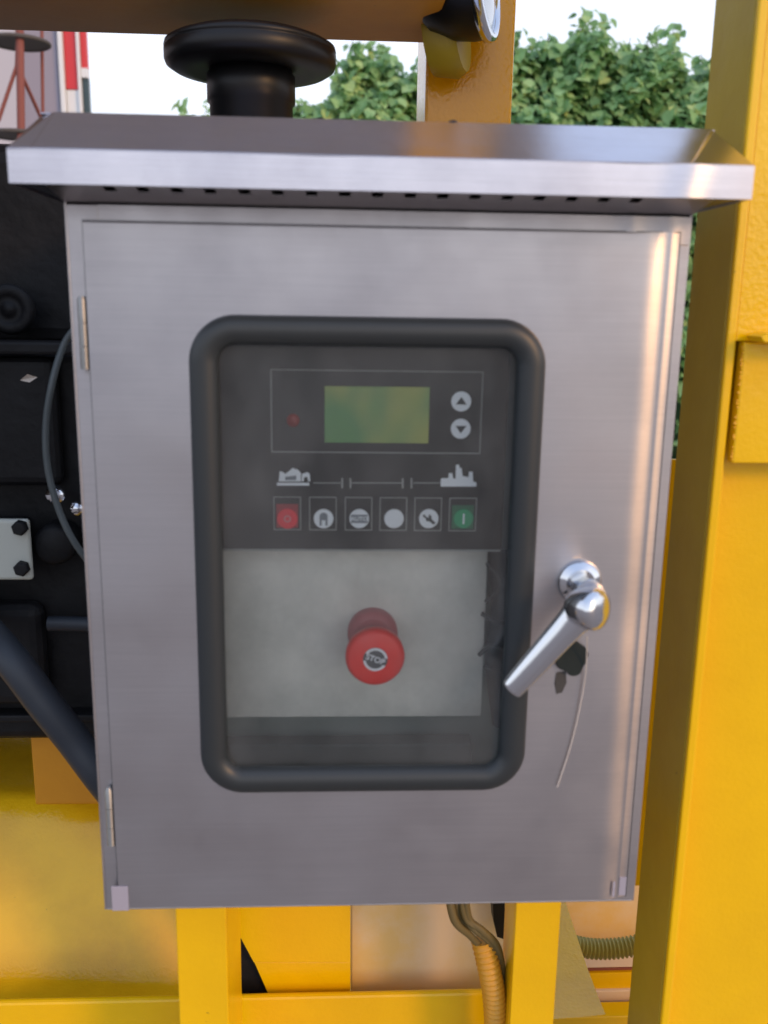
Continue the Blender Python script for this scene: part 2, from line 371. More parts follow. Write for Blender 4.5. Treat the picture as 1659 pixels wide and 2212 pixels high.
# ------------------------------------------------------------------ engine
en = thing('diesel_engine', 'black diesel engine block behind the left side of the cabinet', 'engine', (-.6, .45, -.8))
eb = P(60, 1612, .26).z; et = P(5, 288, .26).z
mk('engine_block', MB().box(-1.2, -.14, .27, .75, eb, -.11), M['engine'], en, 0.012, 3)
mk('upper_housing', MB().box(-1.2, -.16, .30, .72, -.1095, et), M['engine'], en, 0.02, 3)
zz = P(60, 737, .24).z
mk('ledge', MB().box(-1.2, -.2, .235, .2695, zz-.012, zz), M['engine'], en, 0.003)
zz = P(60, 1545, .255).z
mk('sump_flange', MB().box(-1.2, -.16, .25, .2695, zz-.006, zz+.002), M['engine'], en, 0.002)
q = P(22, 668, .27)
o = mk('boss', MB().lathe([(.024, -.004), (.023, 0), (.021, .002), (.014, .002), (.013, .0), (.007, .0), (.006, .002), (0, .003)], (q.x, .266, q.z), (0, -1, 0), 32), M['engine'], en)
a0, a1, a2, a3 = rect(-90, 1122, 66, 1254, .225)
pl = mk('cover_plate', MB().box(a0, a1, .225, .232, a2, a3), M['whiteplate'], en, 0.006, 3)
for (bx, by) in ((42, 1141), (46, 1229)):
    q = P(bx, by, .22); mk('bolt', MB().lathe([(.0075, 0), (.0075, .006), (.006, .008), (0, .008)], (q.x, .2245, q.z), (0, -1, 0), 6, False), M['engine'], pl, .0006)
mk('cover_boss', MB().box(a0-.02, a1-.012, .2325, .269, a2+.006, a3-.006), M['engine'], en, 0.004)
a0, a1, a2, a3 = rect(-120, 770, 128, 1050, .255)
mk('side_cover', MB().box(a0, a1, .25, .2695, a2, a3), M['engine'], en, 0.01, 3)
a0, a1, a2, a3 = rect(-120, 1300, 100, 1520, .255)
mk('side_cover', MB().box(a0, a1, .245, .2695, a2, a3), M['engine'], en, 0.012, 3)
q = P(120, 1175, .245); mk('filter_stub', MB().lathe([(.02, 0), (.02, .03), (.016, .034), (0, .034)], (q.x, .27, q.z), (0, -1, 0), 24), M['engine'], en)
q = P(100, 1085, .22)
mk('fitting', MB().lathe([(.006, 0), (.006, .012), (.009, .013), (.009, .02), (0, .022)], (q.x, .25, q.z), (.3, -1, .3), 20), M['chrome'], en)
q = P(146, 1112, .22)
mk('fitting', MB().lathe([(.005, 0), (.005, .010), (.007, .011), (.007, .016), (0, .018)], (q.x, .25, q.z), (.4, -1, .2), 20), M['chrome'], en)
hp = spline([P(105, 1347, .25), P(140, 1347, .25), P(230, 1350, .25)])
mk('crossover_hose', MB().tube(hp, .0075, 14), M['hose'], en)
hp = spline([P(-160, 1275, .26), P(-60, 1335, .21), P(20, 1420, .16), P(90, 1512, .15), P(160, 1600, .15), P(235, 1700, .15), P(320, 1800, .2)])
tag(mk('coolant_hose', MB().tube(hp, .0155, 20), M['hose'], org=(hp[20].x, hp[20].y, hp[20].z+ZB)), 'thick dark rubber hose running diagonally below the engine beside the cabinet', 'hose')
cp = spline([P(170, 700, .2), P(138, 745, .2), P(112, 830, .19), P(99, 920, .19), P(103, 1010, .19), P(125, 1095, .19), P(160, 1170, .19), P(220, 1250, .2)])
tag(mk('cable', MB().tube(cp, .0032, 10), M['cable'], org=(cp[20].x, cp[20].y, cp[20].z+ZB)), 'thin grey cable looping in front of the black engine', 'cable')
q = P(62, 817, .23)
lv = MB().add([q+Vector((-.008, 0, -.002)), q+Vector((0, -.003, .004)), q+Vector((.008, 0, .001)), q+Vector((0, .001, -.004)), q+Vector((0, .002, 0))], [(0, 1, 4), (1, 2, 4), (2, 3, 4), (3, 0, 4)])
tag(mk('dead_leaf', lv, M['strand'], org=(q.x, q.y, q.z+ZB)), 'small pale dry leaf caught on the black engine', 'leaf')

# air intake cap
ai = thing('air_intake_cap', 'black mushroom shaped air intake cap standing behind the cabinet roof', 'air intake', (-.117, .35, -.1))
zc = P(541, 146, .35).z
mk('neck', MB().lathe([(.041, -.25), (.041, -.035), (.0435, -.033), (.0435, -.008), (.041, -.006), (.041, .012)], (-.117, .35, zc), (0, 0, 1), 48), M['black_plastic'], ai)
mk('cap', MB().lathe([(.040, -.003), (.060, -.006), (.076, -.004), (.0825, .0), (.084, .004), (.084, .0125), (.0832, .0132), (.0832, .0145), (.084, .0152), (.0832, .0185), (.078, .0215), (.066, .0260), (.048, .0308), (.028, .0340), (.012, .0352), (0, .0355)], (-.117, .35, zc), (0, 0, 1), 64), M['black_plastic'], ai)

# work lamp at the top of the rear post
wl = thing('work_lamp', 'black round work lamp with a chrome rim hung at the top of the yellow post', 'lamp', (.12, .36, .2))
lc = P(1015, -45, .36); ax = Vector((.86, -.32, .10)).normalized()
mk('housing', MB().lathe([(0, -.062), (.022, -.058), (.040, -.044), (.052, -.022), (.056, -.002), (.056, .008)], lc, ax, 48), M['black_plastic'], wl)
mk('rim', MB().lathe([(.0562, .008), (.059, .009), (.060, .014), (.058, .019), (.052, .020), (.050, .016)], lc, ax, 48), M['chrome'], wl)
mk('lens', MB().lathe([(.050, .015), (.03, .020), (0, .022)], lc, ax, 48), M['reflector'], wl)
mk('bracket', MB().lathe([(.040, -.03), (.046, -.006), (.040, .004)], lc+Vector((-.004, .045, -.035)), ax, 24), M['yellow_shade_brown'], wl)

# ------------------------------------------------------------------ cabinet
cab = thing('control_cabinet', 'brushed stainless steel control cabinet with a sloping hood and a rubber framed window', 'cabinet', (0, .1, -.525))
HB = .525; XL, XR = -.2095, .2095; D = .20
gT, gB, gL, gR = -.069, -.4205, -.1305, .113          # outside of the window gasket
def wavy(mb, x0, x1, z0, z1, y, th, fn, nx=160, nz=4):
    vs = []; fs = []
    for k_ in (0, 1):
        for j in range(nz+1):
            for i in range(nx+1):
                x = x0+(x1-x0)*i/nx; z = z0+(z1-z0)*j/nz; vs.append((x, y+fn(x, z)+k_*th, z))
    n_ = (nx+1)*(nz+1)
    for j in range(nz):
        for i in range(nx): a = j*(nx+1)+i; fs += [(a, a+1, a+nx+2, a+nx+1), (a+n_, a+nx+1+n_, a+nx+2+n_, a+1+n_)]
    mb.add(vs, fs, True)
    for i in range(nx):
        b_ = nz*(nx+1)+i; mb.add([vs[i], vs[i+1], vs[i+1+n_], vs[i+n_]], [(0, 3, 2, 1)]); mb.add([vs[b_], vs[b_+1], vs[b_+1+n_], vs[b_+n_]], [(0, 1, 2, 3)])
    for i in (0, nx):
        for j in range(nz): a = j*(nx+1)+i; c_ = a+nx+1; mb.add([vs[a], vs[c_], vs[c_+n_], vs[a+n_]], [(0, 1, 2, 3)])
body = MB()
t = .0015
body.box(XL, XL+t, .0, D, -HB, .03); body.box(XR-t, XR, .0, D, -HB, .03)
body.box(XL+t, XR-t, D-t, D, -HB, .03); body.box(XL+t, XR-t, .0, D-t, -HB, -HB+t); body.box(XL+t, XR-t, .02, D-t, .028, .03)
# front flange around the door opening
body.box(XL+t, XL+.022, .0, t, -HB+t, 0); body.box(XR-.022, XR-.0002, -.0002, t, -HB+t, -.0182)
wavy(body, XL+.022, XR-.0002, -.018, 0, -.0002, t, lambda x, z: -.0012*math.exp(-((x-.168)/.006)**2)-.0010*math.exp(-((x-.194)/.006)**2)-.0003*sin(x*40)**2); body.box(XL+.022, XR-.022, .0, t, -HB+t, -HB+.012)
mk('body', body, M['steel'], cab, 0.0006)
# soffit strip with ventilation slots
so_ = MB()
ya, yb = -.0445, -.0002; za, zb_ = .0095, .0012
def zso(y): return za + (zb_-za)*(y-ya)/(yb-ya)
def strip(x0, x1, y0, y1): so_.add([(x0, y0, zso(y0)), (x1, y0, zso(y0)), (x1, y1, zso(y1)), (x0, y1, zso(y1)), (x0, y0, zso(y0)+.0004), (x1, y0, zso(y0)+.0004), (x1, y1, zso(y1)+.0004), (x0, y1, zso(y1)+.0004)],
    [(0, 3, 2, 1), (4, 5, 6, 7), (0, 1, 5, 4), (1, 2, 6, 5), (2, 3, 7, 6), (3, 0, 4, 7)])
s0, s1 = -.0432, -.0240
strip(XL+.0002, XR-.0002, ya, s0); strip(XL+.0002, XR-.0002, s1, yb)
xs = [P(x, 412, -.039).x for x in (230, 303, 377, 450, 525, 598, 672, 745, 817, 889, 960, 1031, 1102, 1172, 1243, 1314, 1384)]
e = XL+.0002
for x in xs: strip(e, x-.0036, s0, s1); e = x+.0036
strip(e, XR-.0002, s0, s1)
mk('slotted_soffit', so_, M['steel'], cab)
mk('slot_shade_sheet', MB().box(XL+.001, XR-.001, -.0440, -.028, zso(-.044)+.0035, zso(-.044)+.0045), M['foam'], cab)  # black sheet added so the slots look dark inside
# hood
HX = .2275; f0, f1 = .0068, .027; YF = -.05; zr1 = .060
hd = MB()
wavy(hd, -HX, HX, f0, f1-.0006, YF, .0012, lambda x, z: -.0021*math.exp(-((x-.186-.25*(z-.017))/.0095)**2) - .0003*sin(x*31)-.0002*sin(x*67+1))
hd.box(-HX, HX, YF+.0013, YF+.006, f0, f0+.001)
def sheet(a, b, c, d, th=.0012):
    a, b, c, d = map(Vector, (a, b, c, d)); n = (b-a).cross(d-a).normalized()*th
    hd.add([a, b, c, d, a-n, b-n, c-n, d-n], [(0, 1, 2, 3), (7, 6, 5, 4), (0, 4, 5, 1), (1, 5, 6, 2), (2, 6, 7, 3), (3, 7, 4, 0)])
iL0, iL1, iR0, iR1 = .014, .010, .040, .003
sheet((-HX+iL0, YF, f1), (HX-iR0, YF, f1), (HX-iR1, .02, zr1), (-HX+iL1, .02, zr1))
sheet((-HX, YF, f1-.0002), (-HX+iL0, YF, f1), (-HX+iL1, .02, zr1), (-HX, .02, zr1-.0035))
sheet((HX-iR0, YF, f1), (HX, YF, f1-.0002), (HX, .02, zr1-.0022), (HX-iR1, .02, zr1))
sheet((-HX, .0203, zr1-.0005), (HX, .0203, zr1-.0005), (HX, .235, .034), (-HX, .235, .034))
hd.add([(-HX, YF+.0013, f0), (-HX, YF+.0013, f1-.002), (-HX, .02, zr1-.006), (-HX, .235, .032), (-HX, .235, f0)], [(0, 1, 2, 3, 4)])
hd.add([(HX, YF+.0013, f0), (HX, YF+.0013, f1-.002), (HX, .02, zr1-.006), (HX, .235, .032), (HX, .235, f0)], [(0, 1, 2, 3, 4)])
hd.box(-HX, XL-.0003, YF+.0062, .23, f0+.001, f0+.002); hd.box(XR+.0003, HX, YF+.0062, .23, f0+.001, f0+.002)
mk('hood', hd, M['steel_hood'], cab, 0.0012, 3)
q = P(980, 252, .02); mk('hood_stud', MB().lathe([(.003, 0), (.003, .002), (0, .003)], (q.x, .023, zr1-.001), (0, 0, 1), 12), M['black_plastic'], cab)

# door: a sheet with a round-cornered opening, rolled edges
dr = thing  # noqa
DXL, DXR, DZT, DZB = -.1975, .2015, -.0105, -.5195
def rrect(x0, x1, z0, z1, r, n=10):
    o = []
    for cx, cz, a0 in ((x1-r, z1-r, 0), (x0+r, z1-r, 90), (x0+r, z0+r, 180), (x1-r, z0+r, 270)):
        for i in range(n+1): a = radians(a0+90*i/n); o.append((cx+r*cos(a), cz+r*sin(a)))
    return o
YD = -.0065
bmd = bmesh.new()
def loop(co):
    v = [bmd.verts.new(c) for c in co]; return v
def offset_rect(l, r, tt, b, y): return [(DXL+l, y, DZB+b), (DXR-r, y, DZB+b), (DXR-r, y, DZT-tt), (DXL+l, y, DZT-tt)]
# dense outline so the face can carry slight bending
def dens(c4, n=14):
    o = []
    for i in range(4):
        a = Vector(c4[i]); b = Vector(c4[(i+1) % 4])
        for j in range(n): o.append(a.lerp(b, j/n))
    return o
prof = [(.0010, .0260, 0.0), (.0010, .0235, .00004), (.0010, .0205, .0002), (.0010, .0175, .0006), (.0009, .0148, .0011), (.0008, .0120, .0017), (.0006, .0096, .0024), (.0002, .0080, .0031), (0, .0068, .0038), (0, .0058, .0044), (0, .0003, .0047), (0, 0, .0049), (0, 0, .0054)]
loops = [loop(dens(offset_rect(l, r, .0014 if dy < .0009 else 0, .001 if dy < .0009 else 0, YD+dy))) for l, r, dy in prof]
for A, B in zip(loops[:-1], loops[1:]):
    n = len(A)
    for i in range(n):
        f = bmd.faces.new((A[i], A[(i+1) % n], B[(i+1) % n], B[i])); f.smooth = True
inner = loop([(x, YD, z) for x, z in rrect(gL+.010, gR-.010, gB+.010, gT-.010, .024)])
inner2 = loop([(x, YD+.0014, z) for x, z in rrect(gL+.010, gR-.010, gB+.010, gT-.010, .024)])
n = len(inner)
for i in range(n): bmd.faces.new((inner[i], inner[(i+1) % n], inner2[(i+1) % n], inner2[i]))
eds = []
for Lp in (loops[0], inner):
    for i in range(len(Lp)):
        eg = bmd.edges.get((Lp[i], Lp[(i+1) % len(Lp)])); eds.append(eg)
res = bmesh.ops.triangle_fill(bmd, use_beauty=True, use_dissolve=False, edges=eds)
bmesh.ops.recalc_face_normals(bmd, faces=bmd.faces)
for f in bmd.faces: f.smooth = True
for eg in bmd.edges:
    if len(eg.link_faces) == 2 and eg.calc_face_angle(0) > radians(28): eg.smooth = False
L = cab.location
for v in bmd.verts: v.co = (v.co.x-L.x, v.co.y-L.y, v.co.z+ZB-L.z)
me = bpy.data.meshes.new('door'); bmd.to_mesh(me); bmd.free()
door = link('door', me, M['steel'], cab)
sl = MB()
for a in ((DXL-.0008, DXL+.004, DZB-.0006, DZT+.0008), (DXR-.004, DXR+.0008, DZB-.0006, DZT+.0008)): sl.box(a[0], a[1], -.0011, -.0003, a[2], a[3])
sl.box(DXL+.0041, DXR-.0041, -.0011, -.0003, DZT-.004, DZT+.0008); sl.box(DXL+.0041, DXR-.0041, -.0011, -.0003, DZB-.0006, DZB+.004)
mk('door_seam_shade', sl, M['rubber'], cab)  # dark strip standing for the shade in the seam around the door
# gasket
def rr3(x0, x1, z0, z1, r, y): return [(x, y, z) for x, z in rrect(x0, x1, z0, z1, r, 12)]
gw = .0100
gsk = MB().tube(rr3(gL+gw, gR-gw, gB+gw, gT-gw, .022, YD-.0005), gw, 20, True, 0.85, up=(0, 1, 0))
mk('window_gasket', gsk, M['rubber'], door)
gl = MB(); pl_ = rrect(gL+.013, gR-.013, gB+.013, gT-.013, .018); gl.prism(pl_, YD+.001, YD+.0035)
mk('window_pane', gl, M['glass'], door)
# hinges
for (zc1, ln) in ((P(175, 722, 0).z, .046), (P(236, 1760, 0).z, .046)):
    h = MB().lathe([(.0032, -ln/2), (.0032, -ln/6-.0004)], (DXL-.0028, -.0035, zc1), (0, 0, 1), 16)
    h.lathe([(.0032, -ln/6), (.0032, ln/6)], (DXL-.0028, -.0035, zc1), (0, 0, 1), 16)
    h.lathe([(.0032, ln/6+.0004), (.0032, ln/2), (.0018, ln/2+.002)], (DXL-.0028, -.0035, zc1), (0, 0, 1), 16)
    mk('hinge', h, M['steel_dull'], door)
# key cover, torn foam
kc = MB(); q = P(1233, 1418, -.006)
pts = []
for i in range(26):
    a = 2*pi*i/26; rr = .0115*(1+.10*sin(4*a+.6)+random.uniform(-.08, .08)); pts.append((q.x+rr*cos(a)*1.0, q.z+rr*sin(a)*1.15))
kc.prism(pts, YD-.004, YD-.0002); mk('keyhole_cover', kc, M['foam'], door, .0006)
kt = MB(); q = P(1212, 1468, -.006)
kt.prism([(q.x-.004, q.z+.006), (q.x+.003, q.z+.007), (q.x+.004, q.z-.002), (q.x+.001, q.z-.010), (q.x-.003, q.z-.011), (q.x-.005, q.z-.003)], YD-.0008, YD-.0002)
M['smear'] = mat('grey_adhesive_smear', (0.05, 0.05, 0.05), 0.7)
mk('adhesive_smear', kt, M['smear'], door)
# film scraps in the lower corners
a0, a1, a2, a3 = rect(224, 1900, 261, 1960, -.004)
mk('film_scrap', MB().box(DXL-.004, DXL+.0085, YD-.0008, YD-.0002, DZB-.001, DZB+.020), M['film'], door)
mk('film_scrap', MB().box(DXR-.0125, DXR-.0108, YD-.0007, YD-.0002, DZB+.004, DZB+.017).box(DXR-.006, DXR-.0005, YD+.0038, YD+.0044, DZB+.002, DZB+.018), M['film'], door)
# handle
hb = Vector((.1459, 0, -.2553))
hn = MB(); hn.lathe([(.0165, 0), (.0165, .002), (.0145, .0045), (.011, .006), (.0105, .0065)], (hb.x, YD-.0002, hb.z), (0, -1, 0), 40)
esc = mk('handle_rose', hn, M['chrome'], door)
mk('handle_boss', MB().lathe([(.0085, 0), (.0085, .016), (.0100, .018), (.0105, .026), (.0095, .030), (.007, .040)], (hb.x, YD-.0068, hb.z), (0.03, -1, -.03), 32), M['chrome'], door)
hc = P(1264, 1312, -.050); ht = P(1100, 1494, -.036)
dv = (ht-hc).normalized()
path = [hc+dv*.002, hc+dv*.012, hc+dv*.022, hc.lerp(ht, .5), hc.lerp(ht, .75), hc.lerp(ht, .93), ht]
path = spline(path, 6); m_ = len(path)
rad = []
for i in range(m_):
    u = i/(m_-1); r = .0120 - .0046*u
    if u < .15: r = .0095+.0025*(u/.15)
    if u > .90: r *= math.sqrt(max(.06, 1-((u-.90)/.103)**2))
    rad.append(r)
mk('handle_lever', MB().tube(path, rad, 28, False, 0.52, up=(.45, 1, -.25)), M['chrome'], door)
ha = Vector((.62, -.70, .12)).normalized()
mk('handle_cap', MB().lathe([(.008, -.022), (.0125, -.016), (.0145, -.008), (.0150, -.002), (.0142, .0005), (.0132, .0012), (.0128, .0020), (.008, .0034), (0, .004)], hc+ha*.010, ha, 40), M['chrome'], door)

# inside: mounting plate
px = P(1045, 1400, .06).x; pz = P(800, 1548, .06).z
mk('mounting_plate', MB().box(-.20, px, .060, .062, pz, -.02), M['mount_plate'], cab, .0005)
mk('inner_lining', MB().box(-.205, .205, .188, .19, -.515, .015).box(.198, .2, .01, .187, -.515, .015).box(-.2, .197, .01, .187, -.518, -.515), mat('dark_cabinet_inside', (.17, .25, .23), .7), cab)
# loose wires right of plate
for i, (a, b, c) in enumerate([((1052, 1215), (1085, 1260), (1050, 1300)), ((1040, 1325), (1075, 1345), (1100, 1340)), ((1035, 1415), (1060, 1395), (1095, 1410)), ((1045, 1440), (1070, 1450), (1100, 1445))]):
    mk('loose_wire', MB().tube(spline([P(*a, .055), P(*b, .05), P(*c, .06)]), .0018, 8), M['print_dark'], cab)
mk('wire_bundle', MB().tube(spline([P(1075, 1190, .09), P(1085, 1300, .075), P(1070, 1420, .08), P(1085, 1560, .09)]), .009, 12), M['hose'], cab)
mk('lower_plate', MB().box(-.19, .19, .150, .152, -.50, -.05), mat('grey_green_back_plate', (.42, .52, .48), .6), cab, .0005)
mk('terminal_strip', MB().box(-.17, .09, .10, .12, -.46, -.437), mat('greenish_terminal_plastic', (.10, .13, .12), .6), cab, .002)

# ------------------------------------------------------------------ controller
YC = .036
ct = thing('generator_controller', 'dark generator controller with green display and six push buttons behind the cabinet window', 'controller', (0, .04, -.17))
a0, a1, a2, a3 = rect(470, 735, 1094, 1192, YC)
fc = mk('faceplate', MB().box(-.122, a1, YC, .0595, a2, -.06), M['panel_black'], ct, .0015, 3)
mk('faceplate_edge', MB().box(-.121, a1-.001, YC-.0012, YC-.0002, a2+.0006, a2+.0022), M['print_grey'], ct, .0003)
YP = YC-.0006
def pr(name, x0, y0, x1, y1, m, par=None, th=.0004):
    a0, a1, a2, a3 = rect(x0, y0, x1, y1, YP); return mk(name, MB().box(a0, a1, YP, YP+th, a2, a3), m, par or ct)
def frame_px(name, x0, y0, x1, y1, wd, m, par=None):
    a0, a1, a2, a3 = rect(x0, y0, x1, y1, YP); b = MB()
    b.box(a0, a1, YP, YP+.0004, a3-wd, a3); b.box(a0, a1, YP, YP+.0004, a2, a2+wd)
    b.box(a0, a0+wd, YP, YP+.0004, a2+wd, a3-wd); b.box(a1-wd, a1, YP, YP+.0004, a2+wd, a3-wd)
    return mk(name, b, m, par or ct)
frame_px('display_border', 585, 800, 1041, 979, .0008, M['print_grey'])
a0, a1, a2, a3 = rect(701, 835, 927, 957, YP)
lcd = mk('display', MB().box(a0, a1, YP-.0004, YP+.0004, a2, a3), M['lcd'], ct, .0006)
q = P(633, 908, YP); mk('warning_light', MB().lathe([(.0048, 0), (.0048, .0006), (0, .0009)], (q.x, YC-.0002, q.z), (0, -1, 0), 24), M['led'], ct)
def disc(name, px_, py_, r, m, par=None, h=.0010):
    q = P(px_, py_, YC); return mk(name, MB().lathe([(r, 0), (r, h*.7), (r*.94, h), (0, h)], (q.x, YC-.0002, q.z), (0, -1, 0), 40, False), m, par or ct), q
YI = YC-.0016
def poly(name, pts, m, par, y=YI): return mk(name, MB().prism(pts, y, y+.00035), m, par)
RB = .0074
for (bx, by, up_) in ((996, 867, 1), (995, 926, -1)):
    b, q = disc('push_button', bx, by, RB, M['print_white']); s = up_
    poly('arrow_icon', [(q.x-.0040, q.z-.0022*s), (q.x+.0040, q.z-.0022*s), (q.x, q.z+.0034*s)], M['icon_grey'] if 0 else M['print_dark'], b)
bxs = [621, 698, 775, 850, 925, 1000]
for i, bx in enumerate(bxs):
    y0 = 1073+i*.5; frame_px('button_border', bx-30, y0, bx+29, y0+72, .0006, M['print_grey'])
    m = M['red_btn'] if i == 0 else M['green_btn'] if i == 5 else M['print_white']
    b, q = disc('push_button', bx+(1 if i else 0), 1120, RB*(1.05 if i == 0 else 1), m)
    if i in (0, 5):
        c0_ = rect(bx-24, y0+16, bx+23, y0+67, YP)
        mk('button_pad', MB().box(c0_[0], c0_[1], YC-.0005, YC-.0002, c0_[2], c0_[3]), mat('red_glow_pad' if i == 0 else 'green_pad', (.34, .02, .03) if i == 0 else (.02, .15, .07), .5), b)  # red square stands for the glow at the stop button
    if i == 0:
        ring = MB(); n = 24
        for k_ in range(n):
            a, a_ = 2*pi*k_/n, 2*pi*(k_+1)/n
            ring.prism([(q.x+.0016*cos(a), q.z+.0016*sin(a)), (q.x+.0028*cos(a), q.z+.0028*sin(a)), (q.x+.0028*cos(a_), q.z+.0028*sin(a_)), (q.x+.0016*cos(a_), q.z+.0016*sin(a_))], YI, YI+.0003)
        mk('stop_icon', ring, mat('pink_print', (.75, .25, .27), .6), b)
    if i == 1:
        hp_ = [(q.x+.0030*cos(radians(a)), q.z+.0022+.0026*sin(radians(a))) for a in range(0, 181, 20)] + [(q.x-.0030, q.z-.0052), (q.x-.0014, q.z-.0052), (q.x-.0014, q.z-.001), (q.x+.0014, q.z-.001), (q.x+.0014, q.z-.0052), (q.x+.0030, q.z-.0052)]
        poly('hand_icon', hp_, M['icon_grey'], b)
    if i == 2:
        poly('auto_icon', [(q.x-.0062, q.z-.0032), (q.x+.0062, q.z-.0032), (q.x+.0062, q.z+.0032), (q.x-.0062, q.z+.0032)], M['icon_grey'], b)
        AUTO = (b, q.copy())
    if i == 4:
        poly('spanner_icon', [(q.x-.0050, q.z+.0022), (q.x-.0036, q.z+.0036), (q.x-.0016, q.z+.0014), (q.x+.0000, q.z+.0010), (q.x-.0002, q.z+.0036), (q.x+.0018, q.z+.0026), (q.x+.0022, q.z-.0002), (q.x+.0052, q.z-.0030), (q.x+.0036, q.z-.0044), (q.x+.0008, q.z-.0022), (q.x-.0020, q.z-.0016), (q.x-.0026, q.z+.0006)], M['print_dark'], b)
    if i == 5:
        poly('start_icon', [(q.x-.0006, q.z-.0040), (q.x+.0006, q.z-.0040), (q.x+.0006, q.z+.0040), (q.x-.0006, q.z+.0040)], M['print_white'], b)
def pxpoly(name, pts, m):
    return mk(name, MB().prism([(P(x, y, YP).x, P(x, y, YP).z) for x, y in pts], YP, YP+.0003), m, ct)
# generator picture and factory skyline, joined by bracketed lines
gi = MB()
def addpx(mb, pts): mb.prism([(P(x, y, YP).x, P(x, y, YP).z) for x, y in pts], YP, YP+.0003)
addpx(gi, [(602, 1040), (604, 1018), (612, 1020), (616, 1024), (624, 1018), (632, 1011), (644, 1015), (650, 1022), (650, 1040)])
addpx(gi, [(598, 1043), (668, 1043), (668, 1049), (598, 1049)])
addpx(gi, [(652, 1024), (664, 1020), (669, 1024), (670, 1040), (666, 1040), (664, 1030), (657, 1031), (656, 1040), (652, 1040)])
gi_o = mk('generator_icon', gi, M['print_white'], ct)
mk('generator_icon_detail', MB().prism([(P(x, y, YP).x, P(x, y, YP).z) for x, y in ((616, 1030), (640, 1027), (640, 1037), (616, 1037))], YP-.0003, YP-.00005), M['icon_grey'], gi_o)
fi = MB()
addpx(fi, [(952, 1051), (952, 1036), (954, 1033), (968, 1033), (970, 1022), (977, 1022), (979, 1033), (984, 1035), (985, 1004), (992, 1004), (993, 1012), (997, 1010), (999, 1028), (1012, 1031), (1013, 1019), (1021, 1019), (1022, 1040), (1029, 1042), (1029, 1051)])
mk('factory_icon', fi, M['print_white'], ct)
li = MB()
for a, b in ((677, 736), (760, 868), (893, 951)): addpx(li, [(a, 1042.2), (b, 1042.2), (b, 1044.4), (a, 1044.4)])
for a in (739, 757, 870, 889): addpx(li, [(a-1.9, 1033), (a+1.9, 1033), (a+1.9, 1055), (a-1.9, 1055)])
mk('link_line', li, M['print_grey'], ct)
def text(name, s, size, m, par, loc, rot, ext=.0001):
    cu = bpy.data.curves.new(name, 'FONT'); cu.body = s; cu.size = size; cu.align_x = 'CENTER'; cu.align_y = 'CENTER'; cu.extrude = ext; cu.offset = size*.02
    tmp = bpy.data.objects.new(name, cu); COL.objects.link(tmp)
    bpy.context.view_layer.update()
    me = bpy.data.meshes.new_from_object(tmp.evaluated_get(bpy.context.evaluated_depsgraph_get()))
    bpy.data.objects.remove(tmp)
    L = rootloc(par); mt = Matrix.Translation(Vector((loc[0]-L.x, loc[1]-L.y, loc[2]+ZB-L.z))) @ rot.to_4x4()
    me.transform(mt); me.materials.clear(); me.materials.append(m)
    o = bpy.data.objects.new(name, me); COL.objects.link(o); o.parent = par; return o
ROT = Matrix.Rotation(radians(90), 3, 'X')
b, q = AUTO; text('lettering', 'AUTO', .0045, M['print_white'], b, (q.x, YI-.0003, q.z), ROT)

# ------------------------------------------------------------------ emergency stop button
es = thing('emergency_stop_button', 'large red mushroom stop button on the grey plate behind the window', 'stop button', (0, .05, -.32))
ec = (-.0008, .012, -.3205)
mk('collar', MB().lathe([(.0200, .0), (.0200, .010), (.0175, .013), (.0150, .014)], (ec[0]-.0003, .0598, ec[2]+.003), (0, -1, 0), 40), M['red_dark'], es)
mk('stem', MB().lathe([(.0125, 0), (.0125, .026)], (ec[0], .0456, ec[2]), (0, -1, 0), 32), M['label_grey'], es)
hd_ = mk('head', MB().lathe([(.014, -.016), (.0195, -.013), (.0222, -.006), (.0225, 0), (.0215, .0028), (.019, .0042), (.0095, .0050), (0, .0050)], (ec[0], ec[1], ec[2]), (0, -1, 0), 56), M['red'], es)
yd = ec[1]-.0050
mk('label_disc', MB().lathe([(.0092, 0), (.0092, .0004)], (ec[0], yd-.0002, ec[2]), (0, -1, 0), 40, False), M['label_grey'], es)
TL = radians(-20)
def rot2(x, z): return ec[0]+x*cos(TL)-z*sin(TL), ec[2]+x*sin(TL)+z*cos(TL)
arcs = MB()
for a0 in (25, 205):
    for k_ in range(14):
        a, a_ = radians(a0+k_*10), radians(a0+(k_+1)*10)
        arcs.prism([rot2(r*cos(t_), r*sin(t_)) for r, t_ in ((.0072, a), (.0091, a), (.0091, a_), (.0072, a_))], yd-.0010, yd-.0007)
mk('label_arrow', arcs, M['print_white'], es)
text('lettering', 'STOP', .0062, M['print_white'], es, (ec[0], yd-.0009, ec[2]), ROT @ Matrix.Rotation(TL, 3, 'Z'))

# thin strand hanging from the handle
sp = spline([P(1268, 1375, -.022), P(1266, 1440, -.012), P(1258, 1500, -.010), P(1236, 1600, -.009), P(1204, 1700, -.009)])
tag(mk('cable_tie_strand', MB().tube(sp, .0005, 8), M['strand'], org=(sp[0].x, sp[0].y, sp[0].z+ZB)), 'thin pale strand hanging down the door below the chrome handle', 'strand')

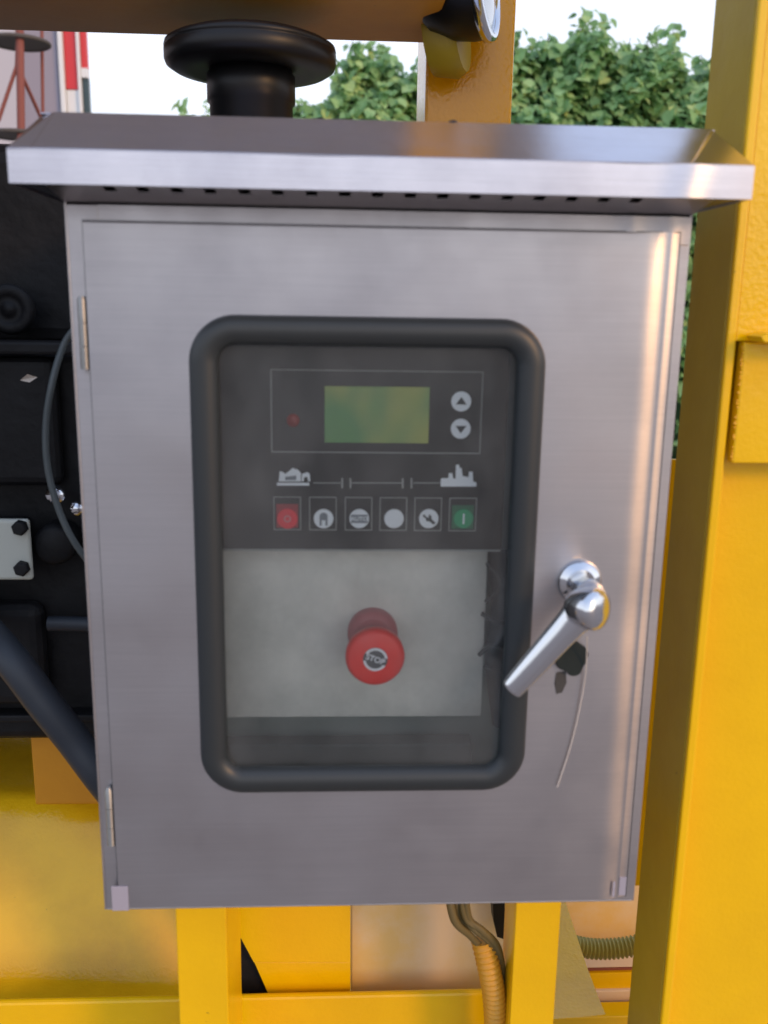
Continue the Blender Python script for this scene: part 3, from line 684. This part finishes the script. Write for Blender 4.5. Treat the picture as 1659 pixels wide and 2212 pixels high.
# ------------------------------------------------------------------ hoses and looms under the cabinet
def conduit(name, pts, r, m, label, pitch=.0055):
    sp = spline(pts, 40); acc = 0; out_ = [sp[0]]; rad = [r]
    # resample by arclength
    tot = sum((sp[i+1]-sp[i]).length for i in range(len(sp)-1)); n = int(tot/pitch*4); step = tot/n; d = 0; i = 0; pos = []
    seg = 0.0
    for k_ in range(n+1):
        t_ = k_*step
        while i < len(sp)-2 and seg+(sp[i+1]-sp[i]).length < t_: seg += (sp[i+1]-sp[i]).length; i += 1
        ln = (sp[i+1]-sp[i]).length; pos.append(sp[i].lerp(sp[i+1], min(1, (t_-seg)/ln if ln else 0)))
    rad = [r*(1.0 if (k_ % 4) in (0, 1) else .82) for k_ in range(n+1)]
    o = mk(name, MB().tube(pos, rad, 14), m, org=(pos[0].x, pos[0].y, pos[0].z+ZB)); tag(o, label, 'hose'); return o
conduit('conduit_hose', [P(1042, 2030, .13), P(1056, 2090, .125), P(1068, 2160, .125), P(1072, 2260, .13), P(1072, 2400, .13)], .0115, M['conduit'], 'orange yellow ribbed conduit hanging upright beside the right leg of the cabinet')
conduit('corrugated_hose', [P(1120, 2000, .34), P(1215, 2035, .34), P(1290, 2050, .34), P(1375, 2042, .34), P(1460, 2015, .34)], .0125, M['conduit_green'], 'olive yellow corrugated hose sagging between the cabinet leg and the right column', .0052)
wr = thing('wire_loom', 'bundle of olive brown wires dropping from the underside of the cabinet', 'wires', (.09, .12, -.56))
for k_ in range(7):
    dx = random.uniform(-16, 16)
    p = [P(985+dx*1.5, 1930, .12), P(1000+dx, 1985, .12+.002*k_), P(1030+dx*.9, 2010, .12), P(1068+dx*.6, 2050, .125), P(1082+dx*.4, 2140, .14), P(1084, 2250, .15)] if k_ < 4 else \
        [P(980+dx, 1930, .12), P(995+dx, 1990, .115), P(1022+dx*.6, 2020, .12), P(1044+dx*.4, 2045, .127)]
    mk('wire', MB().tube(spline(p), random.uniform(.0026, .0042), 8), M['wire'], wr)
tag(mk('black_relay_box', MB().prism([(P(x, y, .2).x, P(x, y, .2).z) for x, y in ((1064, 1940), (1090, 1940), (1092, 2030), (1074, 2024), (1066, 1990))], .2, .215), M['black_plastic'], org=(P(1078, 2000, .2).x, .2, P(1078, 2000, .2).z+ZB)), 'small black clip between the wires and the right leg', 'clip')
q = P(870, 2112, .27)
tag(mk('tray_clamp', MB().box(q.x-.004, q.x+.004, .268, .275, q.z-.012, q.z+.012).lathe([(.006, 0), (.006, .006)], (q.x, .268, q.z+.006), (0, -1, 0), 6, False), M['yellow_shade_brown'], org=(q.x, .27, q.z+ZB)), 'small brown clamp standing on the base rail below the cabinet', 'clamp')
# orange pipe loop seen beside the cabinet
sp = spline([P(1462, 1150, .25), P(1452, 1200, .24), P(1448, 1260, .235), P(1446, 1320, .24), P(1436, 1400, .25)])
tag(mk('fuel_pipe', MB().tube(sp, .0045, 12), M['conduit'], org=(sp[0].x, sp[0].y, sp[0].z+ZB)), 'short orange fuel pipe in the gap between the cabinet and the column', 'pipe')
# pale strips behind the right leg: trailer deck edge
M['cream'] = mat('cream_deck_paint', (.74, .60, .48), .4)
def band(name, y0, y1, Y, m, th=.03):
    za_, zb__ = P(1290, y1, Y).z, P(1290, y0, Y).z; mk(name, MB().box(.17, .60, Y, Y+th, za_, zb__), m, fr, .0015)
def mott(name, c1, c2_, sc):
    m = mat(name, c1, .35); Lk(m, ramp(m, noise(m, coords(m), sc, 6, .65), [(0.36, c2_), (0.62, c1)]), BS(m).inputs['Base Color']); return m
M['cream_glare'] = mott('cream_and_glare_over_yellow', (.80, .64, .42), (.78, .56, .22), 12)
band('tank_side', 1900, 2066, .56, M['cream_glare'])
tp = MB().prism([q2(758, 1900, .222), q2(1100, 1900, .222), q2(1100, 2200, .222), q2(758, 2200, .222)], .222, .228); mk('tray_glare_panel', tp, M['cream_glare'], fr, .002)  # added upright plate; sky glare on the tray put into its cream colour
band('deck_edge', 2068, 2091, .50, M['cream']); band('deck_channel', 2091.5, 2101, .51, M['rust'])
band('deck_edge', 2102, 2140, .505, M['yellow']); band('deck_plate', 2141, 2197, .50, M['cream']); band('lower_rail', 2198, 2500, .46, M['yellow'])
# ------------------------------------------------------------------ hedge of vines
hg = thing('vine_hedge', 'tall green bank of broad leaved vines behind the machine', 'hedge', (1.8, 8.4, -ZB))
def topz(x):
    T = [(-3.2, 1.45), (-1.35, 1.55), (-.42, 1.62), (-.17, 1.85), (.17, 2.17), (.46, 2.16), (.78, 2.06), (1.2, 2.12), (1.57, 2.2), (1.86, 2.36), (2.15, 2.40), (2.8, 2.30), (3.42, 2.16), (5, 2.2), (7.5, 2.0)]
    for (x0, z0), (x1, z1) in zip(T[:-1], T[1:]):
        if x <= x1: return z0+(z1-z0)*max(0, (x-x0)/(x1-x0))
    return T[-1][1]
def surf(x, u):
    """u = 0 at the foot .. 1 at the top edge .. 1.4 over the back"""
    zt_ = topz(x)-.10+.06*sin(x*9)+.05*sin(x*17+1)
    H_ = zt_+ZB
    if u <= 1:
        z = -ZB + H_*min(1, u**.9); y = 7.75 + .75*u**3 + .12*sin(x*4+z*3)+.10*sin(x*9-z*7)
    else:
        z = zt_ - (u-1)*.6; y = 8.5 + (u-1)*2.5
    return Vector((x, y, z))
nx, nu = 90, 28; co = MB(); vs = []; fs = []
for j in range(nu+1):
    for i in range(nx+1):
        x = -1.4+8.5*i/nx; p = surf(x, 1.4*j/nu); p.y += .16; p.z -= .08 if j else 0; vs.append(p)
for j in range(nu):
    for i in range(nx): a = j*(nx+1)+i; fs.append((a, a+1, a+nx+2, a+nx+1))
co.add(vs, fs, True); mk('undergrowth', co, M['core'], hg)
lo_ = [(0, 0), (.22, -.06), (.42, .08), (.52, .34), (.44, .62), (.22, .86), (0, 1.08), (-.22, .86), (-.44, .62), (-.52, .34), (-.42, .08), (-.22, -.06)]
leafv = [(x, y, .16*abs(x) - .22*max(0, y-.4)**2 + .05*sin(9*y+3*x)*abs(x)) for x, y in lo_] + [(0, .42, -.02)]
leaff = [(12, i, (i+1) % 12) for i in range(12)]
def leaf_matrix(p, nrm, s):
    z_ = nrm.normalized(); dn = Vector((random.uniform(-.7, .7), 0, -1)); y_ = (dn - z_*dn.dot(z_)).normalized(); x_ = y_.cross(z_)
    m = Matrix((x_, y_, z_)).transposed().to_4x4(); return Matrix.Translation(p) @ m @ Matrix.Diagonal((s*random.uniform(.85, 1.1), s, s, 1))
lms = []
for i in range(24000):
    x = random.uniform(-1.4, 7.0); u = random.random()**.6*1.12
    p = surf(x, u); p.y += random.uniform(-.16, .14); p.z += random.uniform(-.06, .06)
    nrm = Vector((random.uniform(-.9, .9), -1+.7*random.random(), .35+1.0*random.random()))
    lms.append((p, nrm, random.choice([.05, .065, .08, .10, .12])*random.uniform(.8, 1.15)))
stems = MB()
for i in range(130):                        # young shoots standing over the crest
    x = random.uniform(-1.5, 5.5); b0 = surf(x, 1.0); h_ = random.uniform(.05, .24); lean = random.uniform(-.35, .35)
    b0.y += random.uniform(-.1, .3)
    tip = b0+Vector((lean*h_, 0, h_)); stems.tube([b0-Vector((0, 0, .1)), b0.lerp(tip, .5)+Vector((random.uniform(-.02, .02), 0, 0)), tip], .004, 4)
    for k_ in range(int(5+h_*30)):
        q = b0.lerp(tip, random.uniform(0, 1)); q += Vector((random.uniform(-.06, .06), random.uniform(-.06, .06), random.uniform(-.02, .04)))
        lms.append((q, Vector((random.uniform(-1, 1), random.uniform(-1, .2), random.uniform(.1, 1))), random.uniform(.05, .10)))
so2 = mk('vine_shoots', stems, M['stem'], hg); so2['kind'] = 'stuff'
def px_of(p):
    v = Vector((p.x, p.y, p.z+ZB)) - CP; d = v.dot(CF); return 829.5+2000*v.dot(CR)/d, 1106-2000*v.dot(CU)/d
cand = []
for i, (p, n_, s) in enumerate(lms):
    x, y = px_of(p)
    if (1112 < x < 1540 and 30 < y < 262) or (640 < x < 915 and 95 < y < 240): cand.append((-(s*(1.2 if p.y < 8.3 else 1)) + p.y*.1, i))
cand.sort(); pick = set(i for _, i in cand[:300])
lme = bpy.data.meshes.new('leaf'); lme.from_pydata(leafv, [], leaff); lme.materials.append(M['leaf'])
for p_ in lme.polygons: p_.use_smooth = True
L = hg.location; rest = MB()
for i, (p, n_, s) in enumerate(lms):
    mt = leaf_matrix(p, n_, s)
    if i in pick:
        o = bpy.data.objects.new('leaf', lme); COL.objects.link(o); o.parent = hg
        o.matrix_local = Matrix.Translation(Vector((-L.x, -L.y, ZB-L.z))) @ mt
    else: rest.add([mt @ Vector(v) for v in leafv], leaff, True)
me = bpy.data.meshes.new('foliage'); me.from_pydata([(v[0]-L.x, v[1]-L.y, v[2]+ZB-L.z) for v in rest.v], [], rest.f)
for p_ in me.polygons: p_.use_smooth = True
fo = link('foliage', me, M['leaf'], hg); fo['kind'] = 'stuff'

# ------------------------------------------------------------------ building at upper left
bd = thing('industrial_building', 'pale clad industrial building with red panels at the far left', 'building', (-5, 11, -ZB))
YBD = 10.0
bx = lambda x, y=160: P(x, y, YBD).x
bz = lambda y, x=160: P(x, y, YBD).z
xe = bx(190)
wl_ = MB(); wl_.add([(-20, YBD+.1, -ZB), (xe-.02, YBD+.1, -ZB), (xe-2.6, YBD+8, -ZB), (-20, YBD+8, -ZB), (-20, YBD+.1, 6.5), (xe-.02, YBD+.1, 6.5), (xe-2.6, YBD+8, 6.5), (-20, YBD+8, 6.5)], [(0, 3, 2, 1), (4, 5, 6, 7), (0, 1, 5, 4), (1, 2, 6, 5), (2, 3, 7, 6), (3, 0, 4, 7)])
mk('wall', wl_, M['wall_pale'], bd)
for k_ in range(12):
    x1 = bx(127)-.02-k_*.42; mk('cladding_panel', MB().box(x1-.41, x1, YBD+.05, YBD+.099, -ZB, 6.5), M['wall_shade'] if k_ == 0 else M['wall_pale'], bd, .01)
zred = P(160, 192, YBD).z
mk('red_panel', MB().box(bx(140), bx(167), YBD+.02, YBD+.099, zred, 6.5), M['red_panel'], bd, .005)
mk('lower_panel', MB().box(bx(140), bx(167), YBD+.03, YBD+.099, -ZB, zred-.005), M['white_trim'], bd, .005)
zred2 = P(180, 146, YBD).z
mk('red_panel', MB().box(bx(175.5), bx(188), YBD+.02, YBD+.099, zred2, 6.5), M['red_panel'], bd, .005)
wn = mk('window', MB().box(bx(175.5), bx(189), YBD+.03, YBD+.099, -ZB, zred2-.10), M['dark_glass'], bd, .005)
mk('window_frame', MB().box(bx(175), bx(189), YBD+.0, YBD+.099, zred2-.098, zred2-.002), M['white_trim'], wn, .005)
for a, b in ((128.5, 139), (168, 174.5)): mk('trim_post', MB().box(bx(a), bx(b), YBD-.02, YBD+.099, -ZB, 6.5), M['white_trim'], bd, .008)

# lattice tower in front of it
tw = thing('lattice_tower', 'rusty red lattice tower with ring platforms at the far left', 'tower', (-1.9, 5, -ZB))
YT = 5.0
def bar(name, a, b, r, m=None): mk(name, MB().tube([P(*a), P(*b)], r, 10), m or M['rust'], tw)
bar('tower_leg', (38, -300, YT), (50, 620, YT), .022)
bar('tower_leg', (86, -300, YT+.3), (97, 620, YT+.3), .010)
bar('brace', (37, 140, YT), (-4, 262, YT), .011)
bar('brace', (37, 140, YT), (92, 262, YT+.3), .011)
bar('brace', (37, 140, YT), (40, 70, YT), .013)
for y_ in (92, 292):
    c = P(42, y_, YT+.12); rg = MB()
    n = 36; pts = [(c.x+.16*cos(2*pi*i/n), c.y+.16*sin(2*pi*i/n), c.z) for i in range(n)]
    rg.tube(pts, .012, 8, True); mk('platform_ring', rg, M['dark_ring'], tw)
    mk('platform_deck', MB().lathe([(.150, -.004), (.150, .004)], c, (0, 0, 1), 36, False), M['dark_ring'], tw)
